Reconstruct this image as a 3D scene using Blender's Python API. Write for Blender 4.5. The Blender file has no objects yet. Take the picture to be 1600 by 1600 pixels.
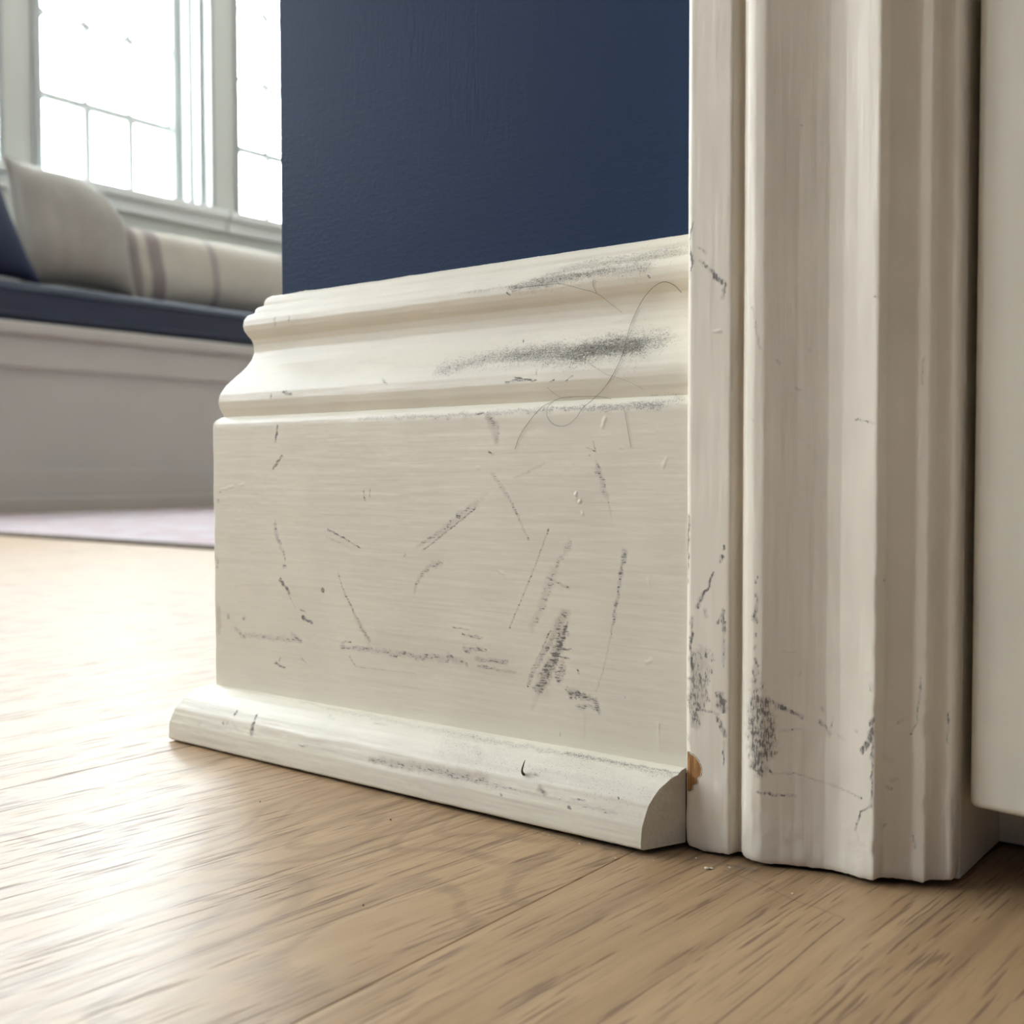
import bpy, bmesh, math, random
import numpy as np
from mathutils import Matrix, Vector

# ------------------------------------------------------------------ camera, world, exposure
scene = bpy.context.scene
COL = scene.collection
CAM = (0.39468573, -0.3344659, 0.12121196)
RIGHT = (0.7869847862561237, 0.6169682368004429, -0.002267373095844468)
DOWN = (0.021040166837042098, -0.0305106574695085, -0.9993129695747213)
FWD = (-0.6166135398942133, 0.786396397855516, -0.03699253788261197)
cam_data = bpy.data.cameras.new('camera')
cam = bpy.data.objects.new('camera', cam_data)
COL.objects.link(cam)
cam.matrix_world = Matrix(((RIGHT[0], -DOWN[0], -FWD[0], CAM[0]),
                           (RIGHT[1], -DOWN[1], -FWD[1], CAM[1]),
                           (RIGHT[2], -DOWN[2], -FWD[2], CAM[2]),
                           (0, 0, 0, 1)))
cam_data.sensor_width = 36.0
cam_data.sensor_fit = 'HORIZONTAL'
cam_data.lens = 1750.0 / 1600.0 * 36.0
cam_data.clip_start = 0.01
cam_data.clip_end = 60
cam_data.dof.use_dof = True
cam_data.dof.focus_distance = 0.385
cam_data.dof.aperture_fstop = 17.0
cam_data.dof.aperture_blades = 0
scene.camera = cam

SKY = 34.0
world = bpy.data.worlds.new('overcast_sky')
scene.world = world
world.use_nodes = True
bg = world.node_tree.nodes['Background']
bg.inputs[0].default_value = (0.875, 0.94, 1.0, 1)
bg.inputs[1].default_value = SKY

scene.view_settings.view_transform = 'Standard'
scene.view_settings.look = 'None'
scene.view_settings.gamma = 1.0
scene.view_settings.use_curve_mapping = False
scene.view_settings.exposure = 0.06
scene.cycles.use_denoising = True
scene.cycles.max_bounces = 10
scene.cycles.diffuse_bounces = 6
scene.cycles.glossy_bounces = 4
scene.cycles.transparent_max_bounces = 12
scene.cycles.sample_clamp_indirect = 8.0

# windows: y start of each opening on the left wall (two are in view, the others light the room)
WX, WZ0, WZ1, WW = -3.05, 1.06, 2.36, 0.69
WIN_Y = [2.38, 1.58, 0.78, -0.02, -0.82, -1.62, -2.42, -3.22]


def portal(name, loc, rot, sx, sy):
    l = bpy.data.lights.new(name, 'AREA')
    l.shape = 'RECTANGLE'
    l.size, l.size_y = sx, sy
    l.cycles.is_portal = True
    o = bpy.data.objects.new(name, l)
    COL.objects.link(o)
    o.location = loc
    o.rotation_euler = rot


for y in WIN_Y:   # daylight portals, one per window opening, facing into the room
    portal('daylight_portal', (WX - 0.30, y + WW / 2, (WZ0 + WZ1) / 2), (0, -math.pi / 2, 0), WZ1 - WZ0, WW)





# surveyed cross-sections in mm: (projection from the wall, height) and, for the casing, (x, projection)
CAP = [(0,200),(2.6,199.6),(4.0,198.5),(4.8,196.8),(4.9,195.2),(6.8,194.6),(7.6,193.4),(7.8,191.9),(10,190.8),(11.2,188.6),(11.5,186),(11.1,183.8),(10.1,181.8),(8.9,180),(8.2,177.6),(8.2,174.4),(9.0,171),(10.4,168),(12.6,165),(15,162),(17.3,158.8),(18.8,155.4),(19.3,152),(18.9,149),(17.8,146),(17.4,144.9)]
BOARD = [(17.4,145.3),(18.4,145.1),(20.2,143.6),(20.9,142.3),(21.1,140.5),(21.2,24.5)]
SHOE = [(21.2,24.6),(24,24.4),(28,22.5),(31.5,19.2),(34.2,14.5),(35.9,8),(36.3,3),(36.3,0.8),(35.5,.3)]
CASING = [(219.5,0),(219.5,20.5),(220,21.8),(221.3,22.4),(235.0,22.4),(235.6,21.8),(236.6,18),(237.6,18),(238.5,20.5),(240.5,22),(243,22.6),(246,22.4),(250,20.6),(255,18.3),(260,16.5),(263.5,15.6),(268,15.6),(272,16.3),(276,17.3),(278.8,17.9),(279.6,17.6),(280.3,13.8),(281.5,13.2),(284.5,11.2),(287,10.3),(290,10.7),(291.3,10.7),(291.7,10.2),(292.1,7.2),(293,6.6),(294.5,6.2),(295.7,6.5),(297.0,6.5),(297.8,6),(298.0,5),(298.0,0)]
# wear on each surface: (channel, stroke points in mm along / across the moulding, start width, end width, strength)
# R scuff, G dust, B stain, P lump of paint
BOARD_MARKS = [
 ('R',[(132.8,5.4),(135.8,5.0)],0.93,0.69,0.8),
 ('R',[(171.9,5.2),(172.4,5.8)],0.66,0.66,0.8),
 ('G',[(71.5,5.4),(118.9,5.4),(143.3,4.8),(165.9,4.9)],1.33,2.65,0.55),
 ('G',[(165.9,4.9),(192.1,5.0),(209.2,4.4)],1.85,4.11,0.7),
 ('G',[(202.0,4.6),(216.7,3.7)],4.47,4.47,0.5),
 ('R',[(22.8,6.9),(21.1,13.1)],1.09,1.09,0.9),
 ('R',[(25.5,19.7),(19.7,24.6)],1.36,1.36,0.8),
 ('R',[(-16.7,35.3),(-16.4,35.3)],0.86,0.86,1),
 ('R',[(-18.1,39.0),(-18.1,39.6)],1.72,1.72,0.45),
 ('R',[(20.2,48.9),(21.8,53.7),(25.0,59.6),(26.6,63.3)],2.71,1.09,0.5),
 ('R',[(25.7,66.4),(26.9,66.3)],1.9,1.9,0.35),
 ('R',[(23.6,71.7),(29.2,77.3)],2.17,1.35,1),
 ('R',[(29.2,78.7),(33.2,83.8)],0.54,0.54,0.4),
 ('R',[(37.6,87.0),(43.5,88.9)],1.6,1.06,0.95),
 ('R',[(36.4,84.1),(39.6,85.0)],0.8,0.8,0.6),
 ('R',[(-12.2,90.1),(-12.2,91.2)],2.0,2.0,0.75),
 ('R',[(-0.6,90.3),(-1.0,91.5)],1.97,1.41,0.6),
 ('R',[(-6.9,95.4),(-2.5,98.4),(4.5,97.8),(19.9,97.5),(35.5,96.9)],2.15,2.42,0.36),
 ('R',[(30.6,94.3),(36.2,97.3)],1.61,1.61,0.5),
 ('R',[(20.1,108.2),(25.5,109.8)],1.64,1.36,0.6),
 ('R',[(23.1,105.7),(22.3,106.9)],1.09,1.09,0.5),
 ('R',[(36.2,104.4),(39.3,106.2)],0.67,0.67,0.5),
 ('B',[(-18.5,87.4),(-18.3,97.8)],2.88,2.88,0.6),
 ('R',[(-19.1,65.8),(-19.1,68.7)],2.01,2.01,0.35),
 ('R',[(-6.6,76.5),(20.2,74.6)],0.82,0.82,0.18),
 ('R',[(74.2,34.1),(74.8,37.7)],0.89,0.76,0.7),
 ('R',[(77.8,33.1),(77.7,36.1)],0.88,0.76,0.7),
 ('R',[(53.2,49.8),(63.7,53.3),(71.8,56.6)],0.89,0.38,0.8),
 ('R',[(52.4,52.9),(65.2,56.4)],0.77,0.77,0.3),
 ('R',[(59.1,66.8),(62.4,74.4),(68.6,83.2),(73.3,89.8),(76.9,93.1)],0.38,1.53,0.5),
 ('B',[(68.6,83.2),(76.9,93.1)],2.03,3.05,0.4),
 ('R',[(49.8,75.1),(50.0,75.3)],1.84,1.84,1.3),
 ('R',[(103.4,55.6),(132.7,38.0)],1.4,3.03,0.42),
 ('R',[(106.0,56.2),(131.8,39.9)],0.42,0.47,0.85),
 ('R',[(132.7,38.0),(138.1,33.7)],2.08,0.93,0.2),
 ('R',[(114.8,60.6),(108.6,61.7),(104.0,67.3),(101.6,72.3)],2.7,1.47,0.5),
 ('R',[(96.7,58.3),(96.3,58.8)],0.99,0.99,0.7),
 ('R',[(61.0,97.4),(76.5,96.7)],2.04,2.04,0.5),
 ('R',[(76.5,96.7),(88.8,97.2),(109.4,96.9),(124.7,96.5)],1.66,3.32,0.4),
 ('R',[(118.4,95.0),(127.9,97.6)],2.84,1.42,0.4),
 ('R',[(121.0,84.2),(128.8,84.5)],0.71,0.71,0.5),
 ('R',[(125.7,86.4),(135.2,87.2)],1.17,1.17,0.5),
 ('R',[(126.6,91.8),(136.7,91.5)],2.1,1.4,0.5),
 ('R',[(132.2,94.8),(146.8,94.9)],1.61,1.61,0.55),
 ('R',[(133.1,97.3),(150.3,98.0)],1.14,1.14,0.5),
 ('B',[(85.0,94.8),(146.0,93.6)],13.79,13.79,0.22),
 ('R',[(65.5,100.6),(69.1,104.6)],1.29,0.77,0.4),
 ('R',[(69.1,104.6),(102.1,103.8)],0.34,0.25,0.3),
 ('R',[(61.1,95.6),(66.3,94.8)],1.03,0.77,0.5),
 ('R',[(138.2,6.5),(142.7,10.3),(142.1,15.6)],3.21,1.61,0.4),
 ('B',[(138.2,6.5),(142.1,15.6)],3.21,2.76,0.5),
 ('R',[(138.2,19.2),(140.6,20.1)],0.92,0.69,0.6),
 ('R',[(140.5,27.5),(145.5,33.0),(150.7,40.6),(156.1,49.8)],2.03,0.68,0.38),
 ('R',[(150.2,40.0),(151.3,41.8)],1.13,1.13,0.6),
 ('R',[(156.1,49.5),(156.4,50.4)],0.79,0.68,0.8),
 ('R',[(150.2,28.6),(157.3,26.1),(163.4,23.5)],0.67,1.33,0.32),
 ('R',[(183.7,16.1),(184.8,19.7),(180.9,18.2)],0.65,0.54,0.65),
 ('R',[(182.2,20.9),(182.2,21.1)],0.75,0.75,1),
 ('R',[(184.8,23.2),(187.6,30.2),(191.2,41.5)],1.49,0.85,0.3),
 ('R',[(185.6,25.3),(187.6,30.9),(188.9,34.5)],2.56,2.13,0.42),
 ('R',[(165.1,46.3),(159.5,58.9),(154.1,69.8),(147.7,82.2)],0.46,0.46,0.62),
 ('R',[(174.0,50.2),(167.3,61.6),(162.6,71.7),(158.1,80.6)],2.25,3.15,0.32),
 ('R',[(167.5,60.9),(162.0,72.9)],3.8,3.36,0.3),
 ('R',[(164.2,62.9),(173.5,66.1)],1.32,1.1,0.45),
 ('R',[(196.2,52.4),(194.5,61.8),(192.5,71.9),(191.3,79.8)],2.14,0.85,0.6),
 ('R',[(191.3,79.8),(187.7,93.7),(184.9,100.5)],0.54,0.43,0.4),
 ('R',[(172.2,74.6),(164.2,87.5),(155.8,101.5)],2.95,1.59,0.5),
 ('R',[(171.6,80.8),(167.5,90.3),(161.1,102.7)],3.6,5.39,0.72),
 ('R',[(173.0,78.7),(168.1,92.5)],1.33,2.22,0.9),
 ('R',[(171.3,93.3),(169.2,98.0)],3.55,3.1,0.55),
 ('R',[(171.1,87.7),(174.6,87.2)],0.88,0.66,0.8),
 ('R',[(170.3,90.7),(174.0,90.5)],0.88,0.66,0.7),
 ('R',[(156.3,99.4),(165.9,81.5)],0.89,0.67,0.55),
 ('B',[(171.3,77.7),(161.7,102.2)],8.98,8.98,0.35),
 ('R',[(173.8,102.3),(184.1,103.0),(186.2,106.5)],3.02,2.16,0.7),
 ('R',[(177.5,106.7),(184.9,106.2)],1.73,1.3,0.55),
 ('R',[(177.2,94.0),(178.0,95.2)],0.66,0.66,0.6),
 ('R',[(180.4,109.0),(179.9,117.6)],1.53,0.87,0.14),
 ('R',[(170.0,117.1),(170.0,117.7)],0.55,0.55,0.7),
 ('R',[(160.3,104.6),(157.5,110.2)],2.26,1.36,0.2),
 ('R',[(196.3,101.1),(196.8,101.2)],0.64,0.64,0.7),
 ('P',[(176.4,34.0),(176.4,34.4)],1.31,1.31,0.5),
 ('P',[(176.4,35.3),(176.4,35.5)],0.87,0.87,0.3),
 ('P',[(178.3,36.4),(178.0,36.8)],1.09,1.09,0.5),
 ('P',[(179.3,40.3),(179.6,40.7)],1.08,1.08,0.4),
 ('P',[(143.1,62.2),(144.9,62.6)],1.15,1.15,0.25),
 ('P',[(205.3,61.4),(205.6,62.8)],1.25,1.25,0.18),
 ('P',[(204.7,88.9),(206.6,87.8)],1.25,1.25,0.25),
 ('P',[(188.3,8.9),(187.8,10.8)],1.92,1.92,0.25),
 ('P',[(210.5,25.0),(211.6,22.5)],1.44,1.44,0.2),
 ('P',[(132.7,24.9),(133.7,24.9)],0.93,0.93,0.2),
 ('P',[(201.3,13.5),(207.3,14.0)],1.03,0.83,0.12),
 ('P',[(-16.2,34.1),(-7.2,32.7)],1.41,1.13,0.25),
 ('P',[(-2.7,32.1),(-0.5,31.8)],1.12,1.12,0.25),
 ('P',[(194.4,18.4),(194.9,18.6)],1.06,1.06,0.2),
 ('P',[(209.3,108.0),(209.6,116.8)],0.83,0.83,0.15),
 ('P',[(191.1,119.2),(198.6,118.5)],1.27,1.06,0.15)]
CAP_MARKS = [
 ('R',[(9.9,19.3),(9.9,21.0)],2.24,1.96,0.5),
 ('R',[(19.4,18.4),(19.6,19.6)],1.66,1.66,0.4),
 ('R',[(16.4,56.3),(16.6,57.5)],1.37,1.1,0.8),
 ('R',[(23.7,55.3),(29.3,56.9)],1.62,1.35,0.8),
 ('R',[(82.1,52.7),(84.7,55.0)],1.25,1.0,0.6),
 ('R',[(139.3,20.2),(140.7,21.3)],0.58,0.58,1),
 ('R',[(148.6,55.9),(156.5,57.3)],0.45,0.34,1.2),
 ('R',[(145.0,57.4),(151.0,56.7),(158.4,57.4)],1.12,0.9,0.75),
 ('R',[(164.6,58.1),(166.2,57.3)],0.66,0.66,0.8),
 ('R',[(171.2,58.3),(173.9,56.6)],0.77,0.55,0.8),
 ('R',[(199.2,20.5),(199.6,21.3)],0.74,0.64,1),
 ('R',[(145.8,38.6),(146.3,40.0)],0.46,0.46,0.7),
 ('R',[(157.8,53.6),(158.2,55.5)],0.45,0.45,0.5),
 ('G',[(62.7,42.7),(93.5,46.6),(117.9,49.1),(135.3,46.8)],3.28,6.09,0.2),
 ('G',[(111.7,49.6),(132.1,46.6),(152.4,45.8),(172.6,47.6)],6.62,9.72,0.5),
 ('G',[(144.0,46.3),(172.8,47.9),(187.5,45.5),(202.8,46.4)],7.58,12.63,0.62),
 ('G',[(172.6,47.6),(187.5,45.5),(197.7,45.9)],7.65,8.5,0.85),
 ('G',[(119.1,45.4),(212.4,43.6)],12.47,18.71,0.2),
 ('G',[(200.3,46.1),(212.7,44.5)],6.23,5.4,0.28),
 ('G',[(141.5,18.8),(158.8,17.8),(177.6,17.0),(198.3,17.8)],2.98,5.54,0.6),
 ('G',[(155.2,15.7),(172.7,11.4),(193.6,11.6),(209.7,10.9)],3.79,7.16,0.42),
 ('G',[(149.8,16.7),(185.4,17.0)],2.18,2.18,0.6),
 ('G',[(116.9,18.2),(147.3,18.0)],0.92,1.85,0.35),
 ('G',[(204.7,65.3),(215.1,65.4)],2.05,2.05,0.5),
 ('G',[(94.4,48.3),(214.5,53.1)],14.34,14.34,0.1),
 ('G',[(12.7,51.1),(116.7,54.2)],7.18,7.18,0.07)]
SHOE_MARKS = [
 ('R',[(20.9,14.0),(21.1,17.1),(20.8,21.1)],1.88,2.15,0.8),
 ('B',[(20.9,17.4),(20.5,21.5)],1.88,1.88,1),
 ('R',[(7.7,13.8),(6.9,15.4)],1.65,1.37,0.8),
 ('R',[(1.0,19.3),(2.0,19.7)],1.1,1.1,0.7),
 ('R',[(3.6,19.2),(4.3,18.9)],0.96,0.96,0.5),
 ('R',[(-15.1,22.3),(-13.9,21.9)],1.4,1.4,0.35),
 ('R',[(50.7,22.0),(55.6,21.5)],1.03,1.03,0.45),
 ('R',[(7.3,18.7),(12.1,21.6)],1.36,1.09,0.2),
 ('R',[(90.7,21.6),(111.5,20.7),(123.2,20.4)],2.33,3.26,0.34),
 ('B',[(90.7,21.6),(148.0,19.7)],3.13,3.58,0.5),
 ('R',[(123.2,20.4),(142.4,20.9),(156.9,21.3)],3.09,1.76,0.4),
 ('R',[(149.8,21.2),(171.8,21.3)],1.08,1.08,0.4),
 ('R',[(171.8,21.3),(201.5,21.7)],1.23,0.82,0.3),
 ('R',[(183.7,23.1),(184.5,23.4)],1.26,1.05,0.9),
 ('R',[(184.5,20.3),(189.8,19.9)],0.63,0.42,0.6),
 ('R',[(155.2,23.8),(155.5,24.1)],0.77,0.77,0.9),
 ('R',[(197.9,22.3),(202.7,21.9)],0.61,0.61,0.5),
 ('R',[(167.8,14.6),(169.3,15.0)],1.09,0.87,0.6),
 ('R',[(202.0,16.7),(202.4,17.3)],0.61,0.41,0.8),
 ('R',[(140.1,10.1),(144.0,13.0)],3.62,2.72,0.22),
 ('R',[(61.0,7.3),(64.0,8.8)],2.3,1.79,0.25),
 ('R',[(86.2,7.2),(92.8,6.8)],1.48,1.23,0.3),
 ('R',[(171.6,19.2),(173.2,20.2)],1.93,1.72,0.55),
 ('B',[(170.9,19.3),(173.8,20.5)],2.58,2.58,1.0),
 ('G',[(38.3,2.1),(74.0,3.5),(102.7,4.5),(134.7,4.8)],1.86,3.72,0.35),
 ('G',[(134.7,4.8),(166.7,5.1),(195.3,4.8),(219.7,6.3)],3.63,3.63,0.5),
 ('G',[(174.5,4.6),(219.2,4.5)],1.62,1.62,0.7),
 ('G',[(126.6,10.9),(173.1,11.6),(209.0,12.9)],12.21,18.32,0.3),
 ('G',[(213.5,30.2),(214.2,24.0),(215.3,18.9)],1.0,1.0,0.6)]
CASING_MARKS = [
 ('P',[(31.3,164.2),(33.7,163.8)],1.18,0.98,0.35),
 ('P',[(100.9,15.7),(100.7,14.3)],1.49,1.3,0.5),
 ('P',[(99.9,24.5),(100.1,24.1)],0.93,0.93,0.3),
 ('P',[(102.5,131.0),(102.0,124.6)],0.91,0.73,0.3),
 ('P',[(23.9,8.3),(37.5,8.8)],5.97,5.97,0.25),
 ('P',[(51.7,12.7),(63.2,11.7)],5.81,5.81,0.2),
 ('P',[(80.8,16.5),(84.1,9.8)],4.86,5.61,0.25),
 ('R',[(22.5,107.0),(22.3,85.5)],1.22,0.61,0.85),
 ('R',[(35.1,97.6),(35.1,96.8)],0.79,0.79,0.8),
 ('R',[(34.5,94.4),(33.8,92.8)],1.39,1.19,0.6),
 ('R',[(32.1,89.7),(29.2,84.3),(25.9,78.3)],0.6,1.81,0.75),
 ('R',[(28.6,77.1),(29.0,75.7)],1.6,1.6,0.45),
 ('R',[(35.0,77.9),(33.1,73.6)],0.99,0.99,0.6),
 ('R',[(35.0,77.5),(35.3,71.6)],1.19,1.39,0.8),
 ('R',[(35.3,71.6),(35.3,60.2)],0.99,0.79,0.55),
 ('R',[(24.1,74.9),(23.7,64.3),(24.8,53.6),(24.7,41.4)],1.01,1.22,0.62),
 ('R',[(27.8,61.9),(26.7,55.7),(26.0,49.5)],6.86,6.46,0.5),
 ('R',[(30.7,58.5),(28.5,52.8)],2.01,2.01,0.35),
 ('R',[(33.8,50.9),(35.2,47.4)],3.18,2.78,0.9),
 ('R',[(28.5,50.2),(30.3,49.2)],2.0,1.6,0.4),
 ('R',[(26.0,45.8),(33.6,45.4)],0.8,0.8,0.6),
 ('R',[(33.2,44.2),(35.7,39.3)],1.79,1.79,0.65),
 ('R',[(23.9,49.2),(25.6,41.7)],4.45,3.24,0.55),
 ('R',[(22.3,37.1),(23.3,34.8)],1.63,1.22,0.35),
 ('R',[(35.4,37.1),(35.3,29.2)],0.8,0.6,0.5),
 ('R',[(23.8,198.3),(22.7,192.7),(23.6,186.6),(22.8,181.0)],0.6,0.6,0.8),
 ('R',[(25.8,190.5),(28.5,188.4)],0.79,0.59,0.5),
 ('R',[(26.5,186.3),(29.6,183.2),(32.7,180.5)],1.18,1.38,0.5),
 ('R',[(32.1,181.1),(35.1,177.5),(34.3,173.9)],1.77,1.37,0.6),
 ('R',[(23.1,189.1),(23.8,186.0)],1.0,1.0,0.8),
 ('R',[(52.1,88.9),(52.1,88.6)],0.78,0.78,0.9),
 ('R',[(51.5,87.5),(51.5,87.2)],0.78,0.78,0.9),
 ('R',[(51.5,83.5),(51.5,82.7)],0.97,0.97,0.9),
 ('R',[(52.1,81.9),(51.0,75.6)],1.36,1.36,0.65),
 ('R',[(50.5,77.0),(52.0,75.5)],1.16,1.16,0.6),
 ('R',[(51.4,71.4),(51.4,70.6)],0.78,0.78,0.7),
 ('R',[(51.2,67.8),(51.2,67.0)],0.78,0.78,0.7),
 ('R',[(51.6,63.8),(51.6,62.6)],0.97,0.97,0.7),
 ('R',[(51.7,60.8),(52.1,52.1)],2.72,3.11,0.4),
 ('R',[(50.5,51.9),(50.0,45.9),(50.8,38.2),(51.4,31.0)],2.34,1.95,0.6),
 ('R',[(53.2,50.2),(52.8,38.8)],7.78,7.78,0.62),
 ('R',[(52.3,58.0),(52.7,50.2)],4.28,6.61,0.4),
 ('R',[(53.2,37.5),(52.5,30.5)],5.85,4.29,0.5),
 ('R',[(52.4,41.7),(53.6,40.9)],2.72,1.94,0.9),
 ('R',[(56.4,44.2),(56.1,41.0)],1.94,1.55,0.9),
 ('R',[(54.0,35.6),(51.2,31.9)],3.12,2.73,0.75),
 ('R',[(50.6,31.4),(53.1,29.4)],2.73,1.95,0.6),
 ('R',[(55.0,30.8),(56.7,29.7)],1.16,0.78,0.6),
 ('R',[(54.9,51.9),(58.9,49.6),(65.8,47.2)],1.73,1.15,0.6),
 ('R',[(58.9,42.2),(64.9,43.1)],0.96,0.77,0.3),
 ('R',[(55.5,38.6),(56.9,33.8)],1.55,1.16,0.3),
 ('R',[(71.2,50.1),(71.6,49.4)],0.96,0.76,0.5),
 ('R',[(70.7,46.2),(72.3,44.4),(73.8,42.5)],0.95,1.14,0.55),
 ('R',[(74.3,47.8),(73.6,41.9)],1.14,0.95,0.25),
 ('R',[(76.3,42.3),(78.8,41.2)],1.51,1.13,0.25),
 ('R',[(82.0,45.0),(82.5,44.7)],0.94,0.75,0.5),
 ('R',[(87.5,49.0),(86.3,42.3),(84.2,39.4)],1.12,1.86,1.0),
 ('R',[(87.4,39.1),(87.4,37.6)],1.3,1.3,1.0),
 ('R',[(87.6,44.4),(87.4,23.4)],0.74,0.56,0.7),
 ('R',[(87.0,59.2),(87.4,57.4)],1.48,1.11,0.35),
 ('R',[(52.5,23.2),(57.5,22.7),(63.9,22.7)],1.16,0.97,0.5),
 ('R',[(56.7,29.1),(63.3,29.7),(69.7,28.1),(77.7,26.7),(84.4,25.3)],0.28,0.28,0.45),
 ('R',[(87.4,23.9),(84.0,21.3),(82.1,15.5)],0.38,0.38,0.85),
 ('R',[(82.1,15.5),(83.5,12.4)],0.37,0.28,0.3),
 ('R',[(103.1,61.5),(102.1,48.6),(100.2,44.7)],0.56,0.46,0.6),
 ('R',[(94.6,31.0),(96.8,31.4)],1.12,0.74,0.4),
 ('R',[(93.6,29.1),(95.0,28.5)],0.93,0.74,0.6),
 ('R',[(101.3,15.2),(101.9,11.8)],0.74,0.74,0.6),
 ('R',[(112.8,51.8),(112.5,42.9)],0.74,0.74,0.5),
 ('R',[(92.6,17.0),(93.3,18.1)],0.75,0.56,0.6),
 ('R',[(96.5,47.7),(98.2,48.9)],0.93,0.93,0.3),
 ('R',[(92.5,38.2),(95.3,36.4)],1.67,1.67,0.15),
 ('R',[(49.9,170.2),(51.2,163.4),(52.3,157.6)],0.96,0.77,0.5),
 ('R',[(57.6,154.0),(58.4,152.8)],0.77,0.57,0.6),
 ('R',[(62.9,145.7),(64.2,144.9)],0.76,0.57,0.6),
 ('R',[(81.0,135.9),(87.2,134.6)],0.73,0.55,0.45),
 ('R',[(102.8,152.8),(102.3,145.6)],0.73,0.55,0.5),
 ('R',[(86.8,170.8),(87.8,170.3)],0.73,0.55,0.7),
 ('R',[(66.9,157.1),(67.2,156.7)],0.57,0.57,0.4),
 ('R',[(64.0,223.1),(64.2,222.9)],0.57,0.57,0.6),
 ('R',[(91.9,89.6),(92.3,89.2)],0.74,0.74,0.7),
 ('R',[(32.4,164.1),(34.1,163.7)],0.59,0.59,0.3),
 ('R',[(50.1,136.6),(50.6,136.2)],0.58,0.58,0.4),
 ('R',[(64.8,59.4),(65.1,60.9)],0.58,0.58,0.3),
 ('R',[(59.5,66.5),(63.8,66.3)],0.38,0.29,0.25)]
HAIRS = [
 [(142.8,-11.4,187.2),(149.3,-11.4,187.2),(155.0,-11.4,187.1),(161.3,-11.4,186.9),(164.5,-11.4,186.5),(170.5,-11.3,184.6),(178.1,-10.2,182.0),(182.1,-8.5,178.7),(187.1,-8.2,174.9)],
 [(177.5,-11.4,187.1),(177.2,-11.3,185.0),(178.1,-10.2,182.0)],
 [(210.4,-8.7,179.3),(208.4,-10.0,181.7),(205.1,-10.7,183.1),(201.0,-10.2,182.1),(195.9,-8.6,178.9),(192.2,-8.3,173.8),(191.1,-10.0,168.9),(192.0,-13.7,163.7),(192.7,-17.0,159.2),(191.1,-19.0,154.0),(186.7,-18.8,148.6),(181.8,-19.0,144.6),(179.5,-21.1,142.1),(177.3,-21.1,139.2),(173.6,-21.1,136.8),(169.8,-21.1,136.3),(166.4,-21.1,137.7),(164.6,-21.1,140.5),(164.7,-20.3,143.3),(165.7,-18.6,144.9)],
 [(150.6,-21.1,128.6),(152.6,-21.1,133.0),(156.6,-21.1,137.9),(162.1,-21.1,142.8),(164.4,-18.9,144.6),(169.0,-17.9,146.2),(177.4,-17.9,146.3),(184.6,-17.7,145.9),(189.5,-18.7,144.9)],
 [(198.8,-21.1,128.5),(197.8,-21.1,133.2),(196.4,-21.1,139.8),(195.7,-21.1,142.4)],
 [(177.8,-17.0,159.2),(181.2,-18.2,156.8),(187.6,-19.1,153.3),(193.4,-19.2,151.5),(199.5,-18.9,148.9),(201.9,-18.3,147.3)],
 [(163.3,-19.0,150.0),(166.3,-18.3,147.4),(169.8,-17.8,146.0),(173.6,-17.9,146.2)],
]

# ------------------------------------------------------------------ helpers
def tag(o, label=None, cat=None, group=None, kind=None):
    if label: o['label'] = label
    if cat: o['category'] = cat
    if group: o['group'] = group
    if kind: o['kind'] = kind
    return o


def link(name, me, mat=None, parent=None, loc=None):
    o = bpy.data.objects.new(name, me)
    COL.objects.link(o)
    if me is not None and mat is not None:
        me.materials.append(mat)
    if parent: o.parent = parent
    if loc: o.location = loc
    return o


def empty(name, loc=(0, 0, 0)):
    o = bpy.data.objects.new(name, None)
    COL.objects.link(o)
    o.location = loc
    o.empty_display_size = 0.05
    return o


def box_bm(bm, x0, x1, y0, y1, z0, z1):
    v = [bm.verts.new(p) for p in ((x0, y0, z0), (x1, y0, z0), (x1, y1, z0), (x0, y1, z0),
                                   (x0, y0, z1), (x1, y0, z1), (x1, y1, z1), (x0, y1, z1))]
    for f in ((0, 3, 2, 1), (4, 5, 6, 7), (0, 1, 5, 4), (1, 2, 6, 5), (2, 3, 7, 6), (3, 0, 4, 7)):
        bm.faces.new([v[i] for i in f])


def boxes(name, lst, mat, parent=None, bevel=0.0, seg=2, loc=None):
    bm = bmesh.new()
    for b in lst:
        box_bm(bm, *b)
    if bevel:
        bmesh.ops.bevel(bm, geom=bm.edges[:], offset=bevel, segments=seg, affect='EDGES', profile=0.6)
    me = bpy.data.meshes.new(name)
    bm.to_mesh(me); bm.free()
    o = link(name, me, mat, parent, loc)
    if bevel and seg > 1:
        me.shade_smooth()
        m = o.modifiers.new('wn', 'WEIGHTED_NORMAL'); m.keep_sharp = False
    return o


def resample(pts, ds, sig):
    """polyline -> fine polyline, softened by a gaussian of sig mm; returns points and arc lengths"""
    P = np.array(pts, float); out = [P[0]]
    for a, b in zip(P, P[1:]):
        n = max(1, int(math.ceil(np.linalg.norm(b - a) / ds)))
        for k in range(1, n + 1):
            out.append(a + (b - a) * k / n)
    Q = np.array(out)
    S = np.concatenate([[0], np.cumsum(np.linalg.norm(np.diff(Q, axis=0), axis=1))])
    if sig > 0:
        w = np.exp(-0.5 * ((S[:, None] - S[None, :]) / sig) ** 2)
        w /= w.sum(1, keepdims=True)
        R = w @ Q
        R[0], R[-1] = Q[0], Q[-1]
        Q = R
    return Q, S


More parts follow.
